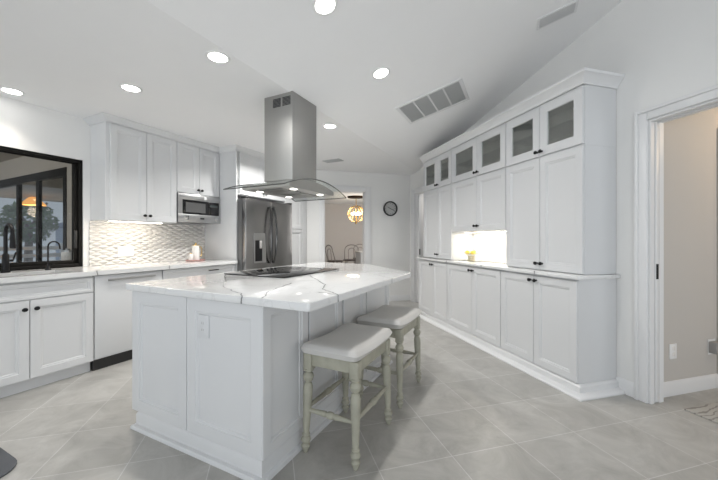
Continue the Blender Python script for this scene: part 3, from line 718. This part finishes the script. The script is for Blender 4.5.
# countertop
pix_veins = []
def at(px, py, z):
    F = Vector((math.sin(math.radians(15.48)), math.cos(math.radians(15.48)), 0)); R = Vector((F.y, -F.x, 0))
    d = F + R*((px-359)/324.7) + Vector((0, 0, (239.2-py)/324.7)); return d*((z-CAM_H)/d.z)
def vein(*pp):
    q = []
    for x, y in pp:
        w = at(x, y, .908); u, v = UVof(w.x, w.y); q.append(LL(u, v))
    return list(zip(q, q[1:]))
ve = vein((226, 274.5), (223, 287), (240, 293), (249, 304)) + vein((309.3, 275.5), (325, 284.5), (322.7, 289), (342, 296)) + vein((366, 272.5), (380.6, 275.6), (394, 279)) + vein((318, 292), (340, 295)) + vein((292, 283), (270, 291), (262, 298))
qI = quartz('quartz_island', ve, .0034)
cpoly = [LL(1.178, -2.25), LL(3.34, -2.25), LL(3.34, -1.56), LL(2.66, -.835), LL(1.178, -.835)]
bm = bmesh.new(); n_ = len(cpoly); rp = []
for i in range(n_):
    p = Vector(cpoly[i]); a = (Vector(cpoly[i-1])-p).normalized(); c = (Vector(cpoly[(i+1) % n_])-p).normalized(); r = .014
    for k in range(5):
        tt = k/4; p0 = p + a*r; p2 = p + c*r; rp.append(p0*(1-tt)**2 + p*2*tt*(1-tt) + p2*tt**2)
prism(bm, rp, .868, .908, .005)
ct = obj('countertop', bm, qI, loc=P(IU, IV, 0), rz=ROT_U); tag(ct, 'white quartz island countertop with dark grey veins', 'countertop')
t = thing('outlet_plate', 'white outlet plate on the near end panel of the island', 'outlet', P(fu-.0005, -1.567, .71), ROT_V)
obj('plate', B(-.045, .008, -.062, .045, .0138, 0.062, .002), 'white', t)
obj('socket', B(-.018, .006, -.036, .018, .009, .036, .001), 'white', t)
for z in (-.018, .018):
    for x in (-.006, .006): obj('slot', B(x-.0012, -.0086+.014, z-.006, x+.0012, -.0078+.014, z+.006), 'greyplastic', t)
# cooktop
t = thing('cooktop', 'black glass cooktop flush on the island counter', 'cooktop', P(2.235, -1.825, .9085), ROT_U)
obj('glass_top', B(-.395, -.305, 0, .395, .305, .008, .003), 'dark_glass', t)
mring = mat('burner_marking', (.09, .09, .09), .2)
for x, y, r in ((-.24, .11, .09), (-.24, -.12, .075), (.06, .0, .115), (.26, .12, .075), (.27, -.12, .06)):
    obj('burner', lathe(bmesh.new(), [(r, .0081), (r, .0084), (r-.004, .0084), (r-.004, .0081)], (x, y, 0), 36, caps=False), mring, t)

# ------------------------------------------------------------------ range hood
HU, HV = 2.385, -1.895
t = thing('range_hood', 'stainless island range hood with curved glass canopy hanging from the ceiling', 'range hood', P(HU, HV, 0), ROT_U)
GX, GY, GZ, SAG = .475, .32, 1.600, .098
def garc(x): return GZ + SAG*(1-(x/GX)**2)
def sheet(x0, x1, y0, y1, off, th, n=28):
    bm = bmesh.new(); R_ = []
    for i in range(n+1):
        x = x0+(x1-x0)*i/n; z = garc(x)+off
        R_.append([bm.verts.new((x, y, zz)) for y, zz in ((y0, z), (y1, z), (y1, z+th), (y0, z+th))])
    for a, b in zip(R_, R_[1:]):
        for k in range(4): bm.faces.new((a[k], a[(k+1) % 4], b[(k+1) % 4], b[k]))
    bm.faces.new(R_[0]); bm.faces.new(R_[-1][::-1]); bmesh.ops.recalc_face_normals(bm, faces=bm.faces[:]); return bm
gl = obj('glass_canopy', sheet(-GX, GX, -GY, GY, 0, .008), 'hoodglass', t)
# dark polished rim of the glass
rim = bmesh.new()
for y in (-GY, GY): tube(rim, [(-GX + 2*GX*i/28, y, garc(-GX+2*GX*i/28)+.004) for i in range(29)], .0045, 6)
for x in (-GX, GX): tube(rim, [(x, -GY, garc(x)+.004), (x, GY, garc(x)+.004)], .0045, 6)
obj('glass_edge', rim, mat('dark_glass_edge', (.02, .022, .02), .4), gl)
# steel tray under the glass
bm = bmesh.new(); n = 20; TX, TY = .335, .255; R_ = []
for i in range(n+1):
    x = -TX+2*TX*i/n; R_.append([bm.verts.new((x, y, z)) for y, z in ((-TY, GZ+.012), (TY, GZ+.012), (TY, garc(x)-.001), (-TY, garc(x)-.001))])
for a, b in zip(R_, R_[1:]):
    for k in range(4): bm.faces.new((a[k], a[(k+1) % 4], b[(k+1) % 4], b[k]))
bm.faces.new(R_[0]); bm.faces.new(R_[-1][::-1]); bmesh.ops.recalc_face_normals(bm, faces=bm.faces[:])
tray = obj('canopy_body', bm, 'steelh', t)
flt = bmesh.new()
for x0 in (-.29, -.0): 
    box(flt, x0+.012, -.13, GZ+.004, x0+.278, .13, GZ+.013, .002)
obj('grease_filter', flt, mat('filter_mesh', (.22, .22, .21), .45, .8, var=.3, scale=120), tray)
for x, y in ((-.195, .185), (-.195, -.185), (.205, .185), (.205, -.185)):
    o = obj('lamp', lathe(bmesh.new(), [(.03, GZ+.0125), (.03, GZ+.008), (.026, GZ+.007), (.001, GZ+.007)], (x, y, 0), 18), 'hood_led', tray)
ch0 = garc(0)
CX0, CX1, CY0, CY1 = 2.2-HU, 2.56-HU, -(-1.73-HV), -(-2.04-HV)
zl = ZF + SL*max(0, -1.73-VC)
obj('lower_chimney', B(CX0+.012, CY0+.012, ch0-.02, CX1-.012, CY1-.012, 2.05, .003), 'steelh', t)
ch = obj('chimney', B(CX0, CY0, ch0-.0, CX1, CY1, zl-.001, .003), 'steelh', t)
# two louvre panels on the near end face
for k in (0, 1):
    y0 = CY0 + .165 - k*.105 - .04
    lb = bmesh.new()
    for j in range(7): box(lb, CX0-.003, y0, 2.335+j*.011, CX0+.001, y0+.085, 2.341+j*.011)
    obj('vent_louvre', lb, 'paint_dark', ch)

# ------------------------------------------------------------------ bar stools
def stool(u, v, label):
    t = thing('bar_stool', label, 'stool', P(u, v, 0), ROT_U, 'bar stools at the island')
    hx, hy = .232, .158; zt = .545
    leg = [(.012, 0), (.0145, .02), (.022, .05), (.0255, .07), (.018, .09), (.0125, .097), (.023, .108), (.028, .13), (.023, .152), (.0125, .165), (.022, .176), (.022, .188), (.0155, .197), (.0185, .24), (.025, .50), (.027, .66), (.021, .70), (.014, .712), (.025, .732), (.031, .77), (.025, .80), (.0145, .818), (.027, .83), (.027, .844), (.021, .85)]
    top = {}
    for sx in (-1, 1):
        for sy in (-1, 1):
            f = Vector((sx*hx, sy*hy, 0)); tp = Vector((sx*(hx-.022), sy*(hy-.012), zt)); 
            bm = bmesh.new(); turned(bm, f, tp, leg, 16)
            b0 = f.lerp(tp, .84); box(bm, tp.x-.025, tp.y-.025, b0.z, tp.x+.025, tp.y+.025, zt+.006, .004)
            o = obj('leg', bm, 'oldwood', t); 
            gl_ = obj('glide', lathe(bmesh.new(), [(.012, 0), (.0125, .006), (.012, .0065)], (f.x, f.y, 0), 12), 'blackplastic', o)
            top[(sx, sy)] = (f, tp)
    def mid(k, z): f, tp = top[k]; return f.lerp(tp, z/zt)
    spr = [(.009, 0), (.011, .1), (.016, .40), (.011, .42), (.018, .45), (.020, .5), (.018, .55), (.011, .58), (.016, .60), (.011, .9), (.009, 1)]
    for a, b, z in (((-1, -1), (-1, 1), .235), ((1, -1), (1, 1), .235), ((-1, -1), (1, -1), .245), ((-1, 1), (1, 1), .245)):
        obj('stretcher', turned(bmesh.new(), mid(a, z), mid(b, z), spr, 12), 'oldwood', t)
    bx, by = hx-.022, hy-.012
    for s in (-1, 1):
        obj('apron', B(-bx+.02, s*by-.011, zt-.062, bx-.02, s*by+.011, zt+.004, .003), 'oldwood', t)
        obj('apron', B(s*bx-.011, -by+.02, zt-.062, s*bx+.011, by-.02, zt+.004, .003), 'oldwood', t)
    # saddle cushion
    bm = bmesh.new(); nx, ny = 26, 20; CXh, CYh, H = .272, .182, .066; G = []
    def rounded(x, y, n=7):
        return (abs(x)**n + abs(y)**n)
    for side in (1, -1):
        g = []
        for i in range(nx+1):
            row = []
            for j in range(ny+1):
                a = -1+2*i/nx; b = -1+2*j/ny
                a = math.sin(a*PI/2)*.35 + a*.65; b = math.sin(b*PI/2)*.35 + b*.65
                # round plan corners
                k = (abs(a)**14 + abs(b)**14)**(1/14); m_ = max(abs(a), abs(b)); sc = m_/k if k > 1e-6 else 1
                x, y = a*sc, b*sc
                e = min(1, m_); prof_ = (1 - e**6)**.5; pb = (1 - e**14)**.5 if e < 1 else 0
                saddle = .020*(x*x) - .006
                z = zt+.006 + (saddle + H*(.40 + .60*prof_) if side > 0 else (saddle + H*.40)*(1-pb))
                row.append(bm.verts.new((x*CXh, y*CYh, z)))
            g.append(row)
        G.append(g)
        for i in range(nx):
            for j in range(ny):
                q = (g[i][j], g[i+1][j], g[i+1][j+1], g[i][j+1]); bm.faces.new(q if side > 0 else q[::-1])
    bmesh.ops.remove_doubles(bm, verts=bm.verts[:], dist=.0035)
    # close the rim
    ed = [e for e in bm.edges if e.is_boundary]
    if ed: 
        try: bmesh.ops.bridge_loops(bm, edges=ed)
        except Exception: pass
    bmesh.ops.recalc_face_normals(bm, faces=bm.faces[:])
    c = obj('seat', bm, 'cushion', t)
    return t
stool(1.725, -.925, 'nearer grey-green turned-leg bar stool with linen seat at the island')
stool(2.41, -.925, 'farther grey-green turned-leg bar stool with linen seat at the island')

# ------------------------------------------------------------------ ceiling fittings
NS = Vector((0, 0, 1)); 
slopeN = (Vector((-V.x*SL, -V.y*SL, 1))).normalized()    # upward normal of the vault
def orient(o, vaulted):
    ax = U.copy(); n_ = slopeN if vaulted else Vector((0, 0, 1)); y = n_.cross(ax)
    o.rotation_euler = Matrix((ax, y, n_)).transposed().to_euler()
def downlight(x, y, label, power=9, spread=2.6, col=(1, .985, .96)):
    z = zc(x, y); va = UVof(x, y)[1] > VC
    t = thing('recessed_light', label, 'light', (x, y, z), 0, 'recessed ceiling lights'); orient(t, va)
    obj('trim_ring', lathe(bmesh.new(), [(.060, 0), (.080, 0), (.079, -.004), (.064, -.007), (.060, -.004)], seg=32, caps=False), 'plate', t)
    obj('lens', lathe(bmesh.new(), [(.001, -.002), (.060, -.002), (.060, -.004), (.001, -.0045)], seg=32), 'led', t)
    area_light('recessed_lamp', (0, 0, -.012), (0, 0, -1), .11, .11, power, col, t, 'DISK', spread)
for p, lab in (((-2.09, 3.421), 'recessed ceiling light in the corner above the sink window'), ((-1.10, 3.09), 'recessed ceiling light in front of the tall left wall cabinet'),
               ((-.338, 2.405), 'recessed ceiling light left of the range hood'), ((.648, 3.541), 'recessed ceiling light just right of the hood chimney'),
               ((.921, 2.622), 'recessed ceiling light on the vault near the return grille'), ((.327, 1.953), 'nearest and largest recessed ceiling light, cut by the top of the photo')):
    downlight(*p, lab, *((1.6, 1.5, (1, .93, .84)) if 'sink' in lab else (5, 2.2, (1, .95, .88)) if 'tall left' in lab else (6, 2.6)))
_h = P(3.42, -2.72); downlight(_h.x, _h.y, 'added recessed light hidden behind the hood chimney, brightens the back wall', 27)  # extra lamp added out of view to lift the back wall and far ceiling
# return-air grille, centred from its four corners
def slope_thing(name, label, u, v):
    p = P(u, v); t = thing(name, label, 'vent', (p.x, p.y, zc(p.x, p.y))); orient(t, v > VC); return t
t = slope_thing('return_grille', 'large white return-air grille in four sections on the vaulted ceiling', 3.497, -.855)
gw, gh = .265, .35      # half sizes along U and along the slope
bm = bmesh.new()
for a in ((-gw, -gh, -gw+.035, gh), (gw-.035, -gh, gw, gh), (-gw+.035, -gh, gw-.035, -gh+.035), (-gw+.035, gh-.035, gw-.035, gh)): box(bm, a[0], a[1], -.012, a[2], a[3], 0, .003)
for k in range(1, 4):
    y = -gh+.035 + k*(2*gh-.07)/4; box(bm, -gw+.035, y-.009, -.012, gw-.035, y+.009, -.001)
obj('frame', bm, 'trim', t)
bm = bmesh.new()
ns = 60
for k in range(ns):
    y = -gh+.04 + k*(2*gh-.08)/(ns-1); box(bm, -gw+.036, y-.0025, -.008, gw-.036, y+.0015, -.003)
o = obj('slats', bm, 'ventgrey', t, smooth=False)
obj('backing', B(-gw+.03, -gh+.03, -.0025, gw-.03, gh-.03, -.0005), 'ventgrey', t, smooth=False)
t = slope_thing('supply_vent', 'small louvred supply vent high on the vaulted ceiling', 2.948, .245)
bm = bmesh.new()
for a in ((-.075, -.14, -.058, .14), (.058, -.14, .075, .14), (-.058, -.14, .058, -.12), (-.058, .12, .058, .14)): box(bm, a[0], a[1], -.008, a[2], a[3], 0, .002)
obj('frame', bm, 'trim', t)
bm = bmesh.new()
for k in range(6): box(bm, -.056+k*.02, -.12, -.01, -.046+k*.02, .12, -.004)
obj('louvre', bm, mat('louvre_grey', (.62, .62, .62), .6), t, smooth=False); obj('backing', B(-.058, -.12, -.003, .058, .12, -.0005), 'greyplastic', t, smooth=False)  # slats in one even light grey
t = slope_thing('supply_vent', 'small grey ceiling vent near the dining room opening', 4.43, -2.68)
bm = bmesh.new()
for a in ((-.08, -.155, -.06, .155), (.06, -.155, .08, .155), (-.06, -.155, .06, -.135), (-.06, .135, .06, .155)): box(bm, a[0], a[1], -.008, a[2], a[3], 0, .002)
obj('frame', bm, 'ventgrey', t)
bm = bmesh.new()
for k in range(6): box(bm, -.056+k*.02, -.135, -.01, -.046+k*.02, .135, -.004)
obj('louvre', bm, 'ventgrey', t, smooth=False); obj('backing', B(-.06, -.135, -.003, .06, .135, -.0005), 'paint_dark', t, smooth=False)

# ------------------------------------------------------------------ wall clock
t = thing('wall_clock', 'round black-rimmed clock with grey dial on the back wall', 'clock', (2.236, YB-.001, 1.775))
MX = Matrix.Rotation(PI/2, 4, 'X')
obj('rim', lathe(bmesh.new(), [(.118, 0), (.142, 0), (.142, .03), (.132, .042), (.120, .035), (.118, .012)], seg=40, M4=MX, caps=False), 'blackplastic', t)
dial = obj('dial', lathe(bmesh.new(), [(.12, .0), (.12, .01), (.001, .0105)], seg=40, M4=MX), mat('grey_dial', (.46, .46, .45), .5), t)
for i in range(12):
    a = i*PI/6; c = Vector((.1*math.sin(a), -.0125, .1*math.cos(a)))
    bm = B(-.003, -.001, -.010, .003, .001, .010)
    bmesh.ops.rotate(bm, verts=bm.verts[:], matrix=Matrix.Rotation(a, 3, 'Y')); bmesh.ops.translate(bm, verts=bm.verts[:], vec=c)
    obj('hour_mark', bm, 'black', dial)
for a, L, nm in ((math.radians(300), .062, 'hour_hand'), (math.radians(112), .088, 'minute_hand')):
    bm = B(-.0045, -.0155, -.015, .0045, -.0135, L)
    bmesh.ops.rotate(bm, verts=bm.verts[:], matrix=Matrix.Rotation(a, 3, 'Y')); obj(nm, bm, 'black', t)

# ------------------------------------------------------------------ dining room things
t = thing('chandelier', 'glowing globe chandelier with brown ceiling plate in the dining room', 'chandelier', (2.46, 9.2, 0))
obj('ceiling_plate', lathe(bmesh.new(), [(.26, ZF), (.25, ZF-.035), (.05, ZF-.05), (.02, ZF-.06)], seg=28), mat('bronze_plate', (.022, .013, .008), .8, 0, spec=.1), t)
obj('stem', rod(bmesh.new(), (0, 0, 2.16), (0, 0, ZF-.04), .01), 'gold', t)
for k in range(7):
    a = k*PI/7; pts = [(.25*math.cos(a)*math.sin(b), .25*math.sin(a)*math.sin(b), 1.93 + .24*math.cos(b)) for b in [2*PI*i/36 for i in range(36)]]
    obj('ring', tube(bmesh.new(), pts, .009, 6, True), 'gold', t)
for k in range(5):
    a = k*2*PI/5; obj('bulb', ball(bmesh.new(), (.11*math.cos(a), .11*math.sin(a), 1.94), .045, 2), 'bulb', t)
obj('finial', ball(bmesh.new(), (0, 0, 1.66), .03, 2), 'gold', t)
pl = bpy.data.lights.new('chandelier_lamp', 'POINT'); pl.energy = 14; pl.color = (1, .96, .92); pl.shadow_soft_size = .2
po = bpy.data.objects.new('chandelier_lamp', pl); COL.objects.link(po); po.location = (0, 0, 1.93); po.parent = t
area_light('dining_fill', (4.3, 7.6, 1.5), (-1, .55, -.05), 2.4, 1.8, 74, (1, .97, .94))  # unseen area light added to brighten the dining room
area_light('rear_room_fill', (3.2, 5.2, 2.35), (0, 0, -1), .3, .3, 5, (1, .97, .92))  # added fill with no fixture, keeps the rear room from going dark
def bistro(x, y, rz, label):
    t = thing('dining_chair', label, 'chair', (x, y, 0), rz, 'dining chairs')
    obj('seat', lathe(bmesh.new(), [(.05, .62), (.20, .62), (.21, .635), (.20, .65), (.05, .655)], seg=26), 'chairseat', t)
    for a in (PI/4, 3*PI/4, 5*PI/4, 7*PI/4):
        obj('leg', rod(bmesh.new(), (.16*math.cos(a), .16*math.sin(a), .625), (.22*math.cos(a), .22*math.sin(a), 0), .014, .011), 'bentmetal', t)
    pts = [(-.18, .10, .63), (-.19, .17, .85)] + [(-.19*math.cos(b), .19, .90 + .14*math.sin(b)) for b in [i*PI/12 for i in range(13)]] + [(.19, .17, .85), (.18, .10, .63)]
    bk = obj('backrest', tube(bmesh.new(), pts, .013, 8), 'bentmetal', t)
    pts = [(-.08, .15, .64)] + [(-.09*math.cos(b), .18, .86 + .09*math.sin(b)) for b in [i*PI/10 for i in range(11)]] + [(.08, .15, .64)]
    obj('inner_hoop', tube(bmesh.new(), pts, .009, 8), 'bentmetal', bk)
    obj('foot_ring', tube(bmesh.new(), [(.2*math.cos(b), .2*math.sin(b), .25) for b in [2*PI*i/20 for i in range(20)]], .008, 6, True), 'bentmetal', t)
bistro(2.10, 8.42, -.4, 'grey bentwood dining chair in the middle of the opening')
bistro(1.62, 8.1, 1.9, 'grey bentwood dining chair at the left side of the opening')
bistro(2.55, 9.1, -.3, 'grey bentwood dining chair half behind the white sideboard')
t = thing('sideboard', 'small white sideboard with black knob seen through the opening', 'sideboard', (2.13, 7.55, 0))
obj('carcass', B(0, .02, .06, .8, .45, .86), 'white', t, smooth=False); obj('top', B(-.02, -.01, .86, .82, .47, .89, .004), 'porcelain', t)
for k in (0, 1):
    d = obj('door', door_bm(.395, .78), 'white', t, loc=(.003+k*.398, 0, .07)); knob(d, .36 if k == 0 else .035, .68)
obj('plinth', B(.02, .04, 0, .78, .43, .061), 'white', t, smooth=False)

# ------------------------------------------------------------------ hall things
t = thing('outlet_plate', 'white outlet plate low on the hall wall', 'outlet', (2.976, HY-.0005, .333))
obj('plate', B(-.038, -.006, -.058, .038, 0, .058, .003), 'plate', t)
for z in (-.022, .022): obj('socket', B(-.015, -.008, z-.014, .015, -.005, z+.014, .001), 'porcelain', t)
t = thing('plug_adapter', 'grey plug-in adapter box low on the hall wall', 'adapter', (3.415, HY-.0005, .33))
obj('body', B(-.04, -.055, -.045, .04, -.002, .045, .006), 'greyplastic', t); obj('plate', B(-.04, -.004, -.06, .04, 0, .06), 'plate', t)
tag(obj('hall_rug', B(2.785, .55, .0005, 4.3, 1.575, .010, .003), 'rug'), 'pale rug with dark swirling pattern on the hall floor', 'rug')
pl = bpy.data.lights.new('hall_lamp', 'POINT'); pl.energy = 8; pl.color = (1, .72, .42); pl.shadow_soft_size = .12
t = thing('hall_sconce', 'warm glowing ceiling lamp of the hall', 'lamp', (3.9, 1.2, ZF))
obj('canopy', lathe(bmesh.new(), [(.09, 0), (.09, -.02), (.02, -.025)], seg=24), 'gold', t)
obj('globe', ball(bmesh.new(), (0, 0, -.11), .09, 3), emit('warm_globe', (1, .75, .45), 5), t)
po = bpy.data.objects.new('hall_lamp', pl); COL.objects.link(po); po.location = (0, 0, -.24); po.parent = t
# switch plate in the room behind the rear door
t = thing('switch_plate', 'white switch plate seen through the rear right doorway', 'switch', (3.649, 6.0-.45, 1.26), ROT_R)
obj('plate', B(-.04, -.006, -.06, .04, 0, .06, .003), 'plate', t); obj('toggle', B(-.012, -.012, -.018, .012, -.005, .018, .002), 'porcelain', t)

# ------------------------------------------------------------------ sink mat
bm = bmesh.new(); pts = []
def rr_poly(w, d, r, n=8):
    o = []
    for cx, cy, a0 in ((w/2-r, d/2-r, 0), (-w/2+r, d/2-r, PI/2), (-w/2+r, -d/2+r, PI), (w/2-r, -d/2+r, 3*PI/2)):
        for i in range(n+1): a = a0 + i*PI/2/n; o.append((cx + r*math.cos(a), cy + r*math.sin(a)))
    return o
prism(bm, rr_poly(.95, .5, .12), .0, .014, .004)
tag(obj('floor_mat', bm, 'matgrey', loc=P(.26, -2.56, .0005), rz=ROT_U), 'dark grey anti-fatigue mat on the floor at the left edge', 'mat')
